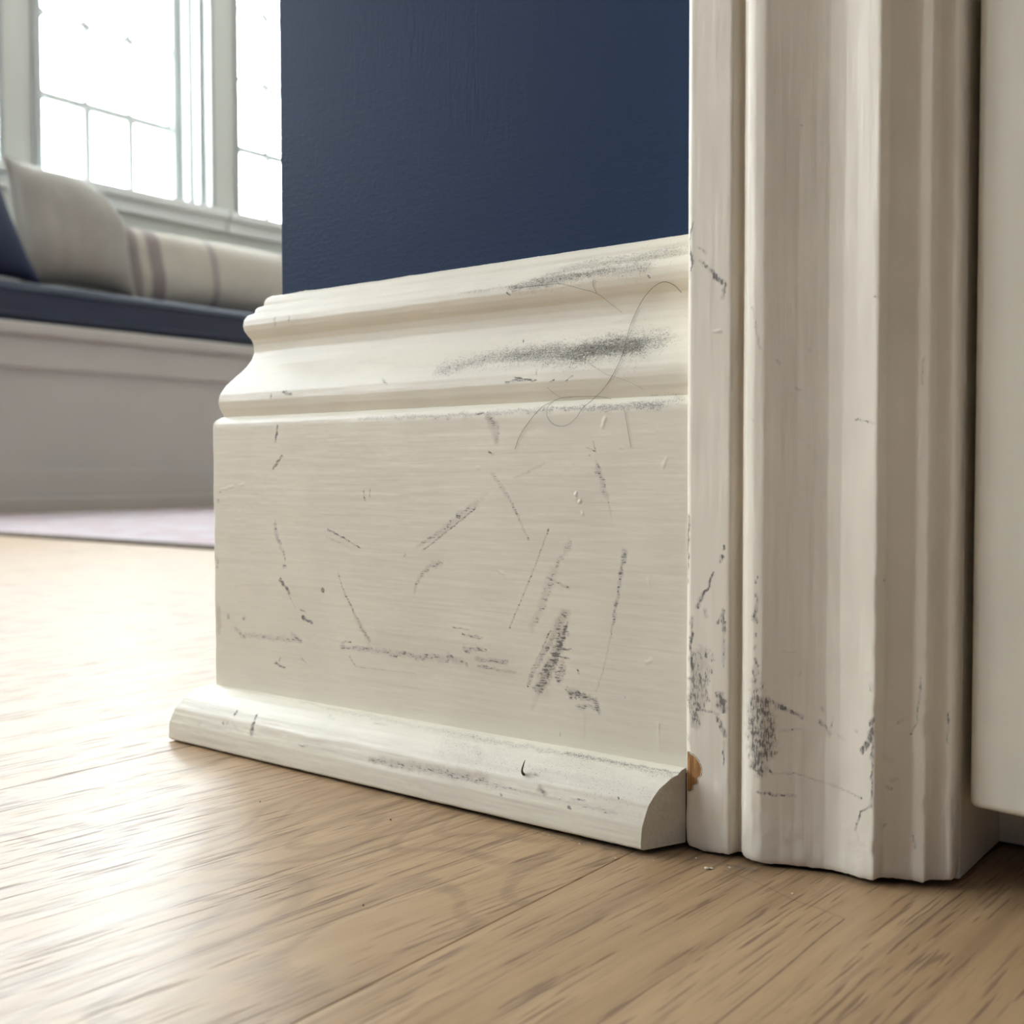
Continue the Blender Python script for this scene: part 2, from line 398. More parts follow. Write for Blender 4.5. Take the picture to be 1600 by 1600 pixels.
def vnoise(u, v, lu, lv, seed):
    """smooth lattice value noise in [-1, 1] with correlation lengths lu, lv"""
    a = u / lu + 1000.3; b = v / lv + 1000.7
    i = np.floor(a).astype(np.int64); j = np.floor(b).astype(np.int64)
    fa = a - i; fb = b - j
    fa = fa * fa * (3 - 2 * fa); fb = fb * fb * (3 - 2 * fb)

    def h(i, j):
        x = (i * 374761393 + j * 668265263 + seed * 974634777) & 0xFFFFFFFF
        x = ((x ^ (x >> 13)) * 1274126177) & 0xFFFFFFFF
        x = x ^ (x >> 16)
        return (x & 0xFFFF) / 32767.5 - 1
    return ((h(i, j) * (1 - fa) + h(i + 1, j) * fa) * (1 - fb) + (h(i, j + 1) * (1 - fa) + h(i + 1, j + 1) * fa) * fb)


def stroke(U, V, pts, w0, w1):
    """soft coverage of a tapering stroke on the (U, V) surface coordinates"""
    P = np.array(pts, float)
    wm = max(w0, w1)
    lo = P.min(0) - wm; hi = P.max(0) + wm
    idx = np.nonzero((U > lo[0]) & (U < hi[0]) & (V > lo[1]) & (V < hi[1]))[0]
    if len(idx) == 0: return idx, None
    u, v = U[idx], V[idx]
    # ragged outline: wander of the coordinates at two scales
    sd = int(abs(P[0, 0]) * 10 + abs(P[0, 1]) * 7) % 9973
    a1 = 0.16 * wm + 0.10
    u = u + a1 * vnoise(u, v, 1.1, 1.1, sd) + 0.22 * wm * vnoise(u, v, 0.35 + wm, 0.35 + wm, sd + 1)
    v = v + a1 * vnoise(u, v, 1.1, 1.1, sd + 2) + 0.22 * wm * vnoise(u, v, 0.35 + wm, 0.35 + wm, sd + 3)
    if len(P) == 1: P = np.vstack([P, P + 0.01])
    L = np.linalg.norm(np.diff(P, axis=0), axis=1) + 1e-6
    T = L.sum(); acc = 0
    best = np.zeros(len(idx))
    for k in range(len(L)):
        a, b = P[k], P[k + 1]
        t = np.clip(((u - a[0]) * (b[0] - a[0]) + (v - a[1]) * (b[1] - a[1])) / L[k] ** 2, 0, 1)
        d = np.hypot(u - a[0] - t * (b[0] - a[0]), v - a[1] - t * (b[1] - a[1]))
        w = w0 + (w1 - w0) * (acc + t * L[k]) / T
        r = np.clip(1 - (d / (w * 0.62)) ** 2, 0, 1)
        best = np.maximum(best, r)
        acc += L[k]
    return idx, best


def wear_of(U, V, marks, gain=1.12):
    W = np.zeros((len(U), 4), np.float32); W[:, 3] = 1
    B = np.zeros(len(U))
    for kind, pts, w0, w1, I in marks:
        if kind == 'R': I *= gain
        idx, r = stroke(U, V, pts, max(w0, 0.55), max(w1, 0.55))
        if r is None: continue
        if kind == 'P':
            B[idx] += r * r * I * 0.6
        else:
            c = 'RGB'.index(kind)
            W[idx, c] = np.maximum(W[idx, c], r ** (0.8 if kind == 'R' else 1.3) * I) + 0.25 * np.minimum(W[idx, c], r * I)
    W[:, :3] = np.minimum(W[:, :3], 1.0)
    return W, B


def grid_mesh(name, X, wear, mat, parent, flip=False, extra=None):
    """X: (n, m, 3) metres -> quad grid mesh with the 'wear' attribute"""
    n, m, _ = X.shape
    I = np.arange(n * m).reshape(n, m)
    q = np.stack([I[:-1, :-1], I[1:, :-1], I[1:, 1:], I[:-1, 1:]], -1).reshape(-1, 4)
    if flip: q = q[:, ::-1]
    verts = X.reshape(-1, 3)
    me = bpy.data.meshes.new(name)
    nf = len(q)
    me.vertices.add(len(verts)); me.vertices.foreach_set('co', verts.astype(np.float32).ravel())
    me.loops.add(nf * 4); me.loops.foreach_set('vertex_index', np.ascontiguousarray(q, np.int32).ravel())
    me.polygons.add(nf); me.polygons.foreach_set('loop_start', np.arange(0, nf * 4, 4, dtype=np.int32))
    me.update(calc_edges=True)
    if wear is not None:
        at = me.attributes.new('wear', 'FLOAT_COLOR', 'POINT')
        at.data.foreach_set('color', wear.astype(np.float32).ravel())
    me.shade_smooth()
    me.validate()
    return link(name, me, mat, parent)


def normals_of(X, flip=False):
    a = np.gradient(X, axis=0); b = np.gradient(X, axis=1)
    n = np.cross(a, b)
    n /= np.linalg.norm(n, axis=2, keepdims=True) + 1e-12
    return -n if flip else n


# ------------------------------------------------------------------ materials
class NT:
    def __init__(s, name):
        s.m = bpy.data.materials.new(name); s.m.use_nodes = True
        s.t = s.m.node_tree; s.b = s.t.nodes['Principled BSDF']
        s.out = s.t.nodes['Material Output']

    def n(s, typ, **kw):
        x = s.t.nodes.new(typ)
        for k, v in kw.items(): setattr(x, k, v)
        return x

    def set(s, sock, v):
        if hasattr(v, 'is_output') or isinstance(v, bpy.types.NodeSocket): s.t.links.new(v, sock)
        elif isinstance(v, (tuple, list)) and len(v) == 3 and sock.type == 'RGBA': sock.default_value = (*v, 1)
        else: sock.default_value = v

    def math(s, op, a, b=0.0, c=None, clamp=False):
        x = s.n('ShaderNodeMath', operation=op); x.use_clamp = clamp
        s.set(x.inputs[0], a); s.set(x.inputs[1], b)
        if c is not None: s.set(x.inputs[2], c)
        return x.outputs[0]

    def mapr(s, v, a, b, c=0.0, d=1.0, smooth=True):
        x = s.n('ShaderNodeMapRange', interpolation_type='SMOOTHSTEP' if smooth else 'LINEAR')
        s.set(x.inputs['Value'], v)
        for k, val in (('From Min', a), ('From Max', b), ('To Min', c), ('To Max', d)): x.inputs[k].default_value = val
        return x.outputs[0]

    def mix(s, f, a, b):
        x = s.n('ShaderNodeMix', data_type='RGBA')
        s.set(x.inputs[0], f); s.set(x.inputs[6], a); s.set(x.inputs[7], b)
        return x.outputs[2]

    def coord(s, which='Object'):
        return s.n('ShaderNodeTexCoord').outputs[which]

    def mapping(s, vec, scale=(1, 1, 1), rot=(0, 0, 0), loc=(0, 0, 0)):
        x = s.n('ShaderNodeMapping')
        s.t.links.new(vec, x.inputs[0])
        s.set(x.inputs['Scale'], scale); s.set(x.inputs['Rotation'], rot); s.set(x.inputs['Location'], loc)
        return x.outputs[0]

    def noise(s, vec, scale=1.0, detail=2.0, rough=0.5, dist=0.0):
        x = s.n('ShaderNodeTexNoise')
        s.t.links.new(vec, x.inputs['Vector'])
        x.inputs['Scale'].default_value = scale; x.inputs['Detail'].default_value = detail
        x.inputs['Roughness'].default_value = rough; x.inputs['Distortion'].default_value = dist
        return x.outputs[0]

    def bump(s, h, dist, strength=1.0, normal=None):
        x = s.n('ShaderNodeBump'); x.inputs['Distance'].default_value = dist; x.inputs['Strength'].default_value = strength
        s.t.links.new(h, x.inputs['Height'])
        if normal is not None: s.t.links.new(normal, x.inputs['Normal'])
        return x.outputs[0]

    def fin(s, col=None, rough=None, normal=None, **kw):
        if col is not None: s.set(s.b.inputs['Base Color'], col)
        if rough is not None: s.set(s.b.inputs['Roughness'], rough)
        if normal is not None: s.set(s.b.inputs['Normal'], normal)
        for k, v in kw.items(): s.set(s.b.inputs[k.replace('_', ' ')], v)
        return s.m


def paint(name, col, axis, rough=0.42, worn=True, streak=0.00006, fine=1.0):
    """brushed gloss paint; axis = direction of the brush strokes; scuffs, dust and stains come from the 'wear' attribute"""
    t = NT(name); c = t.coord()
    lo, hi = 70.0, 1500.0 * fine
    sc = [hi, hi, hi]; sc['xyz'.index(axis)] = lo
    st = t.noise(t.mapping(c, tuple(sc)), 1.0, 3.0, 0.55)
    sc2 = [hi * 0.35] * 3; sc2['xyz'.index(axis)] = lo * 0.35
    st2 = t.noise(t.mapping(c, tuple(sc2)), 1.0, 2.0, 0.5)
    lump = t.noise(c, 160.0, 2.0, 0.5)
    low = t.noise(c, 28.0, 2.0, 0.5)
    base = t.mix(t.mapr(low, 0.3, 0.7), tuple(x * 0.965 for x in col), tuple(min(1, x * 1.03) for x in col))
    # thin, warmer paint between the brush ridges
    base = t.mix(t.mapr(st2, 0.35, 0.7, 0.0, 0.08), base, (col[0] * 0.86, col[1] * 0.82, col[2] * 0.74))
    h = t.math('ADD', t.math('MULTIPLY', st, 0.55), t.math('MULTIPLY', st2, 0.9))
    h = t.math('ADD', h, t.math('MULTIPLY', lump, 1.4))
    rgh = t.mapr(st, 0.3, 0.7, rough - 0.05, rough + 0.06)
    if worn:
        a = t.n('ShaderNodeAttribute', attribute_name='wear')
        s3 = t.n('ShaderNodeSeparateColor'); t.t.links.new(a.outputs['Color'], s3.inputs[0])
        R, G, B = s3.outputs[0], s3.outputs[1], s3.outputs[2]
        sd = [2300.0] * 3; sd['xyz'.index(axis)] = 420.0
        dash = t.noise(t.mapping(c, tuple(sd)), 1.0, 3.0, 0.65)
        blot = t.noise(c, 520.0, 2.0, 0.6)
        gate = t.math('MINIMUM', t.math('MULTIPLY', R, 3.0), 1.0)
        nz = t.math('ADD', t.math('MULTIPLY', t.math('SUBTRACT', dash, 0.5), 3.4), t.math('MULTIPLY', t.math('SUBTRACT', blot, 0.5), 1.8))
        cov = t.math('ADD', R, t.math('MULTIPLY', nz, gate))
        scuff = t.mapr(cov, 0.36, 1.15, 0.0, 0.84)
        soft = t.math('MULTIPLY', R, 0.33)
        scuff = t.math('MAXIMUM', scuff, soft)
        spk = t.noise(c, 2100.0, 3.0, 0.7)
        gg = t.math('MINIMUM', t.math('MULTIPLY', G, 4.0), 1.0)
        gcov = t.math('ADD', G, t.math('MULTIPLY', t.math('MULTIPLY', t.math('SUBTRACT', spk, 0.5), 3.2), gg))
        dust = t.math('MAXIMUM', t.mapr(gcov, 0.42, 1.0, 0.0, 0.75), t.math('MULTIPLY', G, 0.26))
        base = t.mix(t.math('MULTIPLY', B, 0.42), base, (0.34, 0.22, 0.16))
        base = t.mix(dust, base, (0.15, 0.135, 0.115))
        base = t.mix(scuff, base, (0.075, 0.064, 0.063))
        rgh = t.math('MAXIMUM', rgh, t.math('MULTIPLY', t.math('MAXIMUM', scuff, dust), 0.75))
    nrm = t.bump(h, streak)
    return t.fin(base, rgh, nrm, Specular_IOR_Level=0.33)


CREAM = (0.835, 0.785, 0.655)
paint_x = paint('cream_gloss_paint_brushed_along', CREAM, 'x')
paint_z = paint('cream_gloss_paint_brushed_upright', (0.86, 0.805, 0.685), 'z', streak=0.00008)
paint_door = paint('cream_door_paint', (0.77, 0.735, 0.615), 'z', worn=False, streak=0.00005, fine=0.6)
paint_jamb = paint('cream_jamb_paint', CREAM, 'z', worn=False)


def simple(name, col, rough=0.5, bump=None, var=0.0, vscale=5.0, **kw):
    t = NT(name); c = t.coord()
    base = col
    if var:
        base = t.mix(t.noise(c, vscale, 3.0), tuple(x * (1 - var) for x in col), tuple(min(1, x * (1 + var)) for x in col))
    nrm = None
    if bump: nrm = t.bump(t.noise(c, bump[0], 3.0), bump[1])
    return t.fin(base, rough, nrm, **kw)


white_paint = simple('white_window_paint', (0.80, 0.81, 0.79), 0.4, (300, 0.0001), 0.03)
sage_paint = simple('pale_sage_panel_paint', (0.62, 0.63, 0.58), 0.5, (300, 0.0001), 0.03)
room_paint = simple('room_wall_paint', (0.78, 0.76, 0.70), 0.7, (250, 0.0002), 0.02)
ceil_paint = simple('ceiling_paint', (0.82, 0.80, 0.75), 0.8, (250, 0.0002), 0.02)
bench_paint = simple('taupe_bench_paint', (0.48, 0.445, 0.40), 0.45, (300, 0.0001), 0.03)
navy_cloth = simple('navy_cushion_cloth', (0.008, 0.014, 0.037), 0.5, (1200, 0.0004), 0.2, 40, Sheen_Weight=0.12, Sheen_Tint=(0.6, 0.65, 0.9, 1.0))
navy_dark = simple('navy_pillow_cloth', (0.010, 0.017, 0.048), 0.8, (1200, 0.0004), 0.2, 40)
dark_void = simple('dark_subfloor', (0.03, 0.022, 0.016), 0.9, (300, 0.0005), 0.2)
lining_paint = simple('grey_lining_paint', (0.40, 0.41, 0.40), 0.5, (300, 0.0001), 0.03)
lead = simple('lead_came', (0.55, 0.57, 0.54), 0.5, (900, 0.0002), 0.1)


def blue_wall_mat():
    t = NT('navy_roller_wall_paint'); c = t.coord()
    st = t.noise(c, 430.0, 3.0, 0.6)
    sm = t.noise(c, 1500.0, 2.0, 0.5)
    br = t.noise(t.mapping(c, (60, 60, 700)), 1.0, 2.0)
    brz = t.noise(t.mapping(c, (900, 900, 40)), 1.0, 2.0)
    low = t.noise(c, 9.0, 2.0)
    col = t.mix(low, (0.021, 0.038, 0.083), (0.026, 0.044, 0.093))
    h = t.math('ADD', t.math('MULTIPLY', st, 1.0), t.math('MULTIPLY', sm, 0.35))
    h = t.math('ADD', h, t.math('MULTIPLY', br, 0.5))
    h = t.math('ADD', h, t.math('MULTIPLY', brz, 0.35))
    return t.fin(col, 0.5, t.bump(h, 0.00016), Specular_IOR_Level=0.06)


def oak_mat():
    t = NT('oiled_oak'); c = t.coord()
    oi = t.n('ShaderNodeObjectInfo')
    s3 = t.n('ShaderNodeSeparateColor'); t.t.links.new(oi.outputs['Color'], s3.inputs[0])
    ang, seed, cath = s3.outputs[0], s3.outputs[1], s3.outputs[2]
    cr = t.n('ShaderNodeCombineXYZ'); t.t.links.new(ang, cr.inputs[2])
    sl = t.n('ShaderNodeCombineXYZ')
    t.t.links.new(t.math('MULTIPLY', seed, 13.7), sl.inputs[0]); t.t.links.new(t.math('MULTIPLY', seed, 7.3), sl.inputs[1])
    p = t.mapping(c, (1, 1, 1), cr.outputs[0], sl.outputs[0])
    # slow wander of the grain
    wv = t.noise(t.mapping(p, (9, 2.5, 1)), 1.0, 1.0)
    sx = t.n('ShaderNodeSeparateXYZ'); t.t.links.new(p, sx.inputs[0])
    x = t.math('ADD', sx.outputs[0], t.math('MULTIPLY', t.math('SUBTRACT', wv, 0.5), 0.022))
    cb = t.n('ShaderNodeCombineXYZ'); t.t.links.new(x, cb.inputs[0]); t.t.links.new(sx.outputs[1], cb.inputs[1])
    g = cb.outputs[0]
    pores = t.noise(t.mapping(g, (820, 30, 1)), 1.0, 2.0, 0.55)
    fine = t.noise(t.mapping(g, (1900, 70, 1)), 1.0, 2.0, 0.6)
    band = t.noise(t.mapping(g, (110, 3.5, 1)), 1.0, 3.0, 0.55)
    lines = t.noise(t.mapping(g, (260, 7.0, 1)), 1.0, 2.0, 0.5)
    # cathedral figure: contour lines of a stretched field
    f = t.noise(t.mapping(p, (17, 7, 1)), 1.0, 1.0, 0.4)
    ring = t.math('SINE', t.math('MULTIPLY', f, 70.0))
    ring = t.math('MULTIPLY', t.mapr(ring, 0.35, 1.0), cath)
    low = t.noise(p, 6.0, 2.0)
    col = t.mix(t.mapr(band, 0.3, 0.7), (0.325, 0.205, 0.103), (0.445, 0.302, 0.166))
    col = t.mix(t.mapr(low, 0.3, 0.7, 0, 0.45), col, (0.36, 0.235, 0.13))
    col = t.mix(t.mapr(fine, 0.45, 0.75, 0, 0.22), col, (0.21, 0.125, 0.07))
    col = t.mix(t.mapr(lines, 0.52, 0.70, 0, 0.40), col, (0.19, 0.115, 0.066))
    patch = t.mapr(t.noise(t.mapping(g, (110, 7, 1)), 1.0, 2.0), 0.36, 0.56)
    pr = t.math('MULTIPLY', t.mapr(pores, 0.55, 0.64), patch)
    col = t.mix(t.math('MULTIPLY', pr, 0.62), col, (0.12, 0.066, 0.04))
    col = t.mix(t.math('MULTIPLY', t.math('MULTIPLY', ring, t.mapr(fine, 0.3, 0.65)), 0.62), col, (0.17, 0.10, 0.056))
    h = t.math('SUBTRACT', t.math('MULTIPLY', fine, 0.25), t.math('MULTIPLY', pr, 1.0))
    h = t.math('ADD', h, t.math('MULTIPLY', t.noise(p, 90.0, 2.0), 0.6))
    rg = t.math('ADD', t.mapr(band, 0.3, 0.7, 0.46, 0.52), t.math('MULTIPLY', pr, 0.25))
    return t.fin(col, rg, t.bump(h, 0.00012), Specular_IOR_Level=0.42, Coat_Weight=0.17, Coat_Roughness=0.28)


blue_wall = blue_wall_mat()
oak = oak_mat()


def glass_mat():
    t = NT('leaded_pane_glass')
    tr = t.n('ShaderNodeBsdfTransparent'); tr.inputs[0].default_value = (0.95, 0.97, 0.96, 1)
    gl = t.n('ShaderNodeBsdfGlossy'); gl.inputs['Roughness'].default_value = 0.02
    fr = t.n('ShaderNodeFresnel'); fr.inputs[0].default_value = 1.45
    c = t.coord()
    nb = t.bump(t.noise(c, 18.0, 1.0), 0.002)
    t.t.links.new(nb, gl.inputs['Normal'])
    mx = t.n('ShaderNodeMixShader')
    gm = t.n('ShaderNodeNewGeometry')
    f2 = t.math('MULTIPLY', fr.outputs[0], t.math('SUBTRACT', 1.0, gm.outputs['Backfacing']))   # thin pane: only the outer skin reflects
    t.t.links.new(f2, mx.inputs[0]); t.t.links.new(tr.outputs[0], mx.inputs[1]); t.t.links.new(gl.outputs[0], mx.inputs[2])
    t.t.links.new(mx.outputs[0], t.out.inputs[0])
    return t.m


glass = glass_mat()


def linen_mat(name, base, stripes=None):
    t = NT(name); c = t.coord()
    w1 = t.noise(t.mapping(c, (60, 900, 60)), 1.0, 2.0); w2 = t.noise(t.mapping(c, (60, 60, 900)), 1.0, 2.0)
    col = t.mix(t.noise(c, 22.0, 3.0), tuple(x * 0.88 for x in base), tuple(x * 1.06 for x in base))
    if stripes:
        sx = t.n('ShaderNodeSeparateXYZ'); t.t.links.new(c, sx.inputs[0])
        for y0, w, a in stripes:
            d = t.math('ABSOLUTE', t.math('SUBTRACT', sx.outputs[1], y0))
            f = t.mapr(d, w * 0.35, w * 0.65, a, 0.0)
            col = t.mix(f, col, (0.20, 0.15, 0.15))
    h = t.math('ADD', w1, w2)
    return t.fin(col, 0.85, t.bump(h, 0.0008), Sheen_Weight=0.2)


linen = linen_mat('natural_linen', (0.32, 0.285, 0.245))
linen_striped = linen_mat('striped_linen', (0.48, 0.43, 0.36), [(-0.45, 0.03, 0.75), (-0.385, 0.045, 0.85), (-0.17, 0.03, 0.6), (0.17, 0.03, 0.6), (0.385, 0.045, 0.85), (0.45, 0.03, 0.75)])


def rug_mat():
    t = NT('faded_rug_pile'); c = t.coord()
    v = t.n('ShaderNodeTexVoronoi'); v.inputs['Scale'].default_value = 9.0
    t.t.links.new(t.mapping(c, (1, 1.4, 1)), v.inputs['Vector'])
    n = t.noise(c, 14.0, 4.0, 0.6)
    col = t.mix(t.mapr(n, 0.35, 0.65), (0.62, 0.52, 0.53), (0.58, 0.56, 0.60))
    col = t.mix(t.mapr(v.outputs['Distance'], 0.25, 0.45, 0.0, 0.45), col, (0.42, 0.24, 0.25))
    col = t.mix(t.mapr(t.noise(c, 60.0, 2.0), 0.5, 0.7, 0, 0.4), col, (0.66, 0.62, 0.60))
    return t.fin(col, 0.95, t.bump(t.noise(c, 900.0, 2.0), 0.002), Sheen_Weight=0.4)


# ------------------------------------------------------------------ room shell
FX0, FX1, FY0, FY1, CH = -3.05, 2.2, -3.5, 3.5, 2.6
fl = boxes('floor', [(FX0 - 0.1, FX1 + 0.1, FY0 - 0.1, FY1 + 0.1, -0.06, -0.02)], dark_void)
tag(fl, kind='structure')
PW, PX = 0.2275, 0.2075          # plank width and one seam
bm = bmesh.new(); box_bm(bm, 0.0001, PW - 0.0001, 0, FY1 - FY0, -0.0198, 0)
bmesh.ops.bevel(bm, geom=[e for e in bm.edges if abs(e.verts[0].co.z) < 1e-6 and abs(e.verts[1].co.z) < 1e-6], offset=0.00018, segments=1, affect='EDGES')
plank_me = bpy.data.meshes.new('plank'); bm.to_mesh(plank_me); bm.free()
plank_me.materials.append(oak)
k0 = math.floor((FX0 - PX) / PW) + 1
rnd = random.Random(5)
for k in range(k0, int((FX1 - PX) / PW)):
    o = link('plank', plank_me, None, fl, (PX + k * PW, FY0, 0))
    if k == -1: o.color = (0.10, 0.37, 0.85, 1)
    elif k == 0: o.color = (0.05, 0.81, 0.12, 1)
    else: o.color = (rnd.uniform(0.0, 0.06), rnd.random(), rnd.choice((0.1, 0.5)), 1)

tag(boxes('ceiling', [(FX0 - 0.4, FX1 + 0.1, FY0 - 0.3, FY1 + 0.1, CH, CH + 0.08)], ceil_paint), kind='structure')
tag(boxes('wall_right', [(FX1, FX1 + 0.1, FY0, FY1, 0, CH)], blue_wall), kind='structure')
tag(boxes('wall_far', [(FX0, FX1, FY1, FY1 + 0.1, 0, CH)], room_paint), kind='structure')
tag(boxes('wall_back', [(FX0 - 0.3, FX1, FY0 - 0.1, FY0, 0, CH)], blue_wall), kind='structure')
# window wall: sage panel below and mullion posts between the openings
WB = WX - 0.27
bl = [(WB, WX, FY0 - 0.2, FY1 + 0.1, 0, WZ0), (WB, WX, FY0 - 0.2, FY1 + 0.1, WZ1, CH)]
ys = sorted(WIN_Y); edges = [FY0 - 0.2]
for y in ys: edges += [y, y + WW]
edges.append(FY1 + 0.1)
bl += [(WB, WX, edges[i], edges[i + 1], WZ0, WZ1) for i in range(0, len(edges), 2)]
tag(boxes('wall_left', bl, sage_paint), kind='structure')


def window(name, y0, glazed):
    """one casement in the left wall: lining, sill, sash, lead cames and panes"""
    r = tag(empty(name, (WX, y0, WZ0)), kind='structure')
    P = lambda n, lst, m, bev=0.0: boxes(n, lst, m, r, bev)
    y1 = WW
    P('lining', [(-0.262, 0.012, -0.006, 0.012, 0.03, WZ1 - WZ0), (-0.262, 0.012, y1 - 0.012, y1 + 0.006, 0.03, WZ1 - WZ0),
                 (-0.262, 0.012, 0.012, y1 - 0.012, WZ1 - WZ0 - 0.02, WZ1 - WZ0 + 0.006)], lining_paint, 0.003)
    P('lining_bead', [(-0.06, -0.03, y1 - 0.03, y1 - 0.012, 0.03, WZ1 - WZ0 - 0.02), (-0.13, -0.10, y1 - 0.028, y1 - 0.012, 0.03, WZ1 - WZ0 - 0.02),
                      (-0.06, -0.03, 0.012, 0.03, 0.03, WZ1 - WZ0 - 0.02)], lining_paint, 0.004)
    P('sill', [(-0.262, 0.035, -0.05, y1 + 0.05, -0.005, 0.03)], white_paint, 0.008)
    P('apron', [(0.0, 0.016, -0.05, y1 + 0.05, -0.05, -0.005)], white_paint, 0.003)
    gx = -0.19                                                  # glass plane
    ya, yb = 0.128, y1 - 0.045                                  # glazed width (three lights)
    za = 0.065; rh = 0.277; zb = za + 4 * rh
    P('sash_frame', [(gx - 0.022, gx + 0.022, 0.012, ya, 0.03, WZ1 - WZ0 - 0.02), (gx - 0.022, gx + 0.022, yb, y1 - 0.012, 0.03, WZ1 - WZ0 - 0.02),
                     (gx - 0.022, gx + 0.022, ya, yb, 0.03, za), (gx - 0.022, gx + 0.022, ya, yb, zb, WZ1 - WZ0 - 0.02)], lining_paint, 0.004)
    cw = (yb - ya) / 3
    for i in (1, 2):
        P('lead_came', [(gx - 0.005, gx + 0.005, ya + i * cw - 0.006, ya + i * cw + 0.006, za + rh, zb)], lead)
        P('lead_came', [(gx - 0.008, gx + 0.008, ya + i * cw - 0.0145, ya + i * cw + 0.0145, za, za + rh)], lead)
    for j in (1, 2, 3):
        hw = 0.0145 if j == 1 else 0.006
        P('lead_came', [(gx - 0.0055, gx + 0.0055, ya, yb, za + j * rh - hw, za + j * rh + hw)], lead)
    if glazed:
        sb = bmesh.new()
        for i in range(0, 4):
            for j in (1, 2, 3):
                bmesh.ops.create_icosphere(sb, subdivisions=1, radius=0.026, matrix=Matrix.Translation((gx, ya + i * cw, za + j * rh)) @ Matrix.Diagonal((0.5, 1, 1, 1)))
        me = bpy.data.meshes.new('solder_joint'); sb.to_mesh(me); sb.free()
        tag(link('solder_joint', me, lead, r), kind='stuff')
        pm = None
        for i in range(3):
            for j in range(4):
                if pm is None:
                    pm = boxes('pane', [(-0.0015, 0.0015, 0.004, cw - 0.004, 0.004, rh - 0.004)], glass, r, loc=(gx, ya, za)).data
                else:
                    link('pane', pm, None, r, (gx, ya + i * cw, za + j * rh))
    return r


for i, y in enumerate(WIN_Y):
    window('window_%d' % (i + 1), y, i < 3)

# ------------------------------------------------------------------ the blue wall with the door opening
JX = 0.298                                            # inner face of the door jamb
FIN = 0.0015
bm = bmesh.new()
box_bm(bm, 0, JX - 0.018, 0, 0.12, 0, CH)
me = bpy.data.meshes.new('wall_front')
ed = [e for e in bm.edges if all(abs(v.co.x) < 1e-6 for v in e.verts) and abs(e.verts[0].co.z - e.verts[1].co.z) > 1]
bmesh.ops.bevel(bm, geom=ed, offset=0.0018, segments=4, affect='EDGES')
box_bm(bm, JX - 0.018, 1.10, 0, 0.12, 2.07, CH)
box_bm(bm, 1.10, FX1, 0, 0.12, 0, CH)
bm.to_mesh(me); bm.free()
tag(link('wall_front', me, blue_wall), kind='structure')
tag(boxes('wall_closet_side', [(0.0, 0.10, 0.12, 1.0, 0, CH)], blue_wall), kind='structure')
tag(boxes('wall_closet_back', [(0.10, FX1, 0.9, 1.0, 0, CH)], blue_wall), kind='structure')

# ------------------------------------------------------------------ baseboard: board, cap moulding, shoe moulding
base = tag(empty('baseboard_front'), 'cream baseboard with ogee cap and quarter round shoe below the blue wall', kind='structure')


def molding(name, prof, marks, xr, ds, sig, mat, amp, seed, zshift=None, wob=None):
    Q, S = resample(prof, ds, sig)
    d, z = Q[:, 0], Q[:, 1]
    n = len(Q)
    xr_ = np.array([xr(v) for v in d]) if callable(xr) else np.full(n, float(xr))
    m = int(250 / ds)
    u = np.linspace(0, 1, m)
    X = np.zeros((n, m, 3))
    X[:, :, 0] = -d[:, None] + (xr_ + d)[:, None] * u[None, :]
    X[:, :, 1] = -d[:, None]
    X[:, :, 2] = z[:, None]
    if zshift is not None: X[:, :, 2] += zshift(X[:, :, 0])
    U = X[:, :, 0]; V = np.broadcast_to(S[:, None], U.shape)
    W, B = wear_of(U.ravel(), V.ravel(), marks)
    N = normals_of(X)
    if N[n // 2, m // 2, 1] > 0 or (abs(N[n // 2, m // 2, 1]) < 0.05 and N[n // 2, m // 2, 2] < 0): N = -N
    D = B.reshape(U.shape) + amp * (0.6 * vnoise(U, V, 14, 9, seed) + 0.5 * vnoise(U, V, 30, 2.2, seed + 1) + 0.22 * vnoise(U, V, 12, 0.9, seed + 2) + 0.25 * vnoise(U, V, 3, 2, seed + 3))
    D = D + 0.25 * np.exp(-(U + d[:, None]) / 1.2) * vnoise(V, V * 0, 5, 1, seed + 4)          # knocked mitre edge
    X = X + N * D[:, :, None]
    if wob is not None:                                     # hand-cut paint line along the top edge
        X[:, :, 2] += np.exp(-S / 1.5)[:, None] * wob(U)
    # return leg round the wall end
    R = np.zeros((n, 4, 3))
    for k, yy in enumerate((1000.0, 300.0, 20.0, 1.0)):
        R[:, k, 0] = X[:, 0, 0]; R[:, k, 1] = yy if yy > 1 else -d + 0.8; R[:, k, 2] = X[:, 0, 2]
    X = np.concatenate([R, X], 1)
    Wf = np.zeros((n, 4, 4), np.float32); Wf[..., 3] = 1
    W = np.concatenate([Wf, W.reshape(n, m, 4)], 1)
    return grid_mesh(name, X / 1000.0, W, mat, base), X


molding('plinth_board', BOARD, BOARD_MARKS, 219.9, 0.38, 0.35, paint_x, 0.10, 11)
molding('cap_molding', CAP, CAP_MARKS, 219.9, 0.34, 0.26, paint_x, 0.10, 23,
        wob=lambda U: 0.30 * vnoise(U, U * 0, 6, 1, 5) + 0.2 * vnoise(U, U * 0, 1.6, 1, 6) + 0.5 * np.exp(-((U - 17) / 9) ** 2))
shoe_gap = lambda x: np.interp(x, [-37, 60, 150, 215], [0.25, 0.6, 1.1, 1.5])
shoe_end = lambda d: min(219.4, 213.2 + (34.5 - d) * 0.744)
shoe, SX = molding('shoe_molding', SHOE, SHOE_MARKS, shoe_end, 0.36, 0.4, paint_x, 0.16, 37, zshift=shoe_gap)
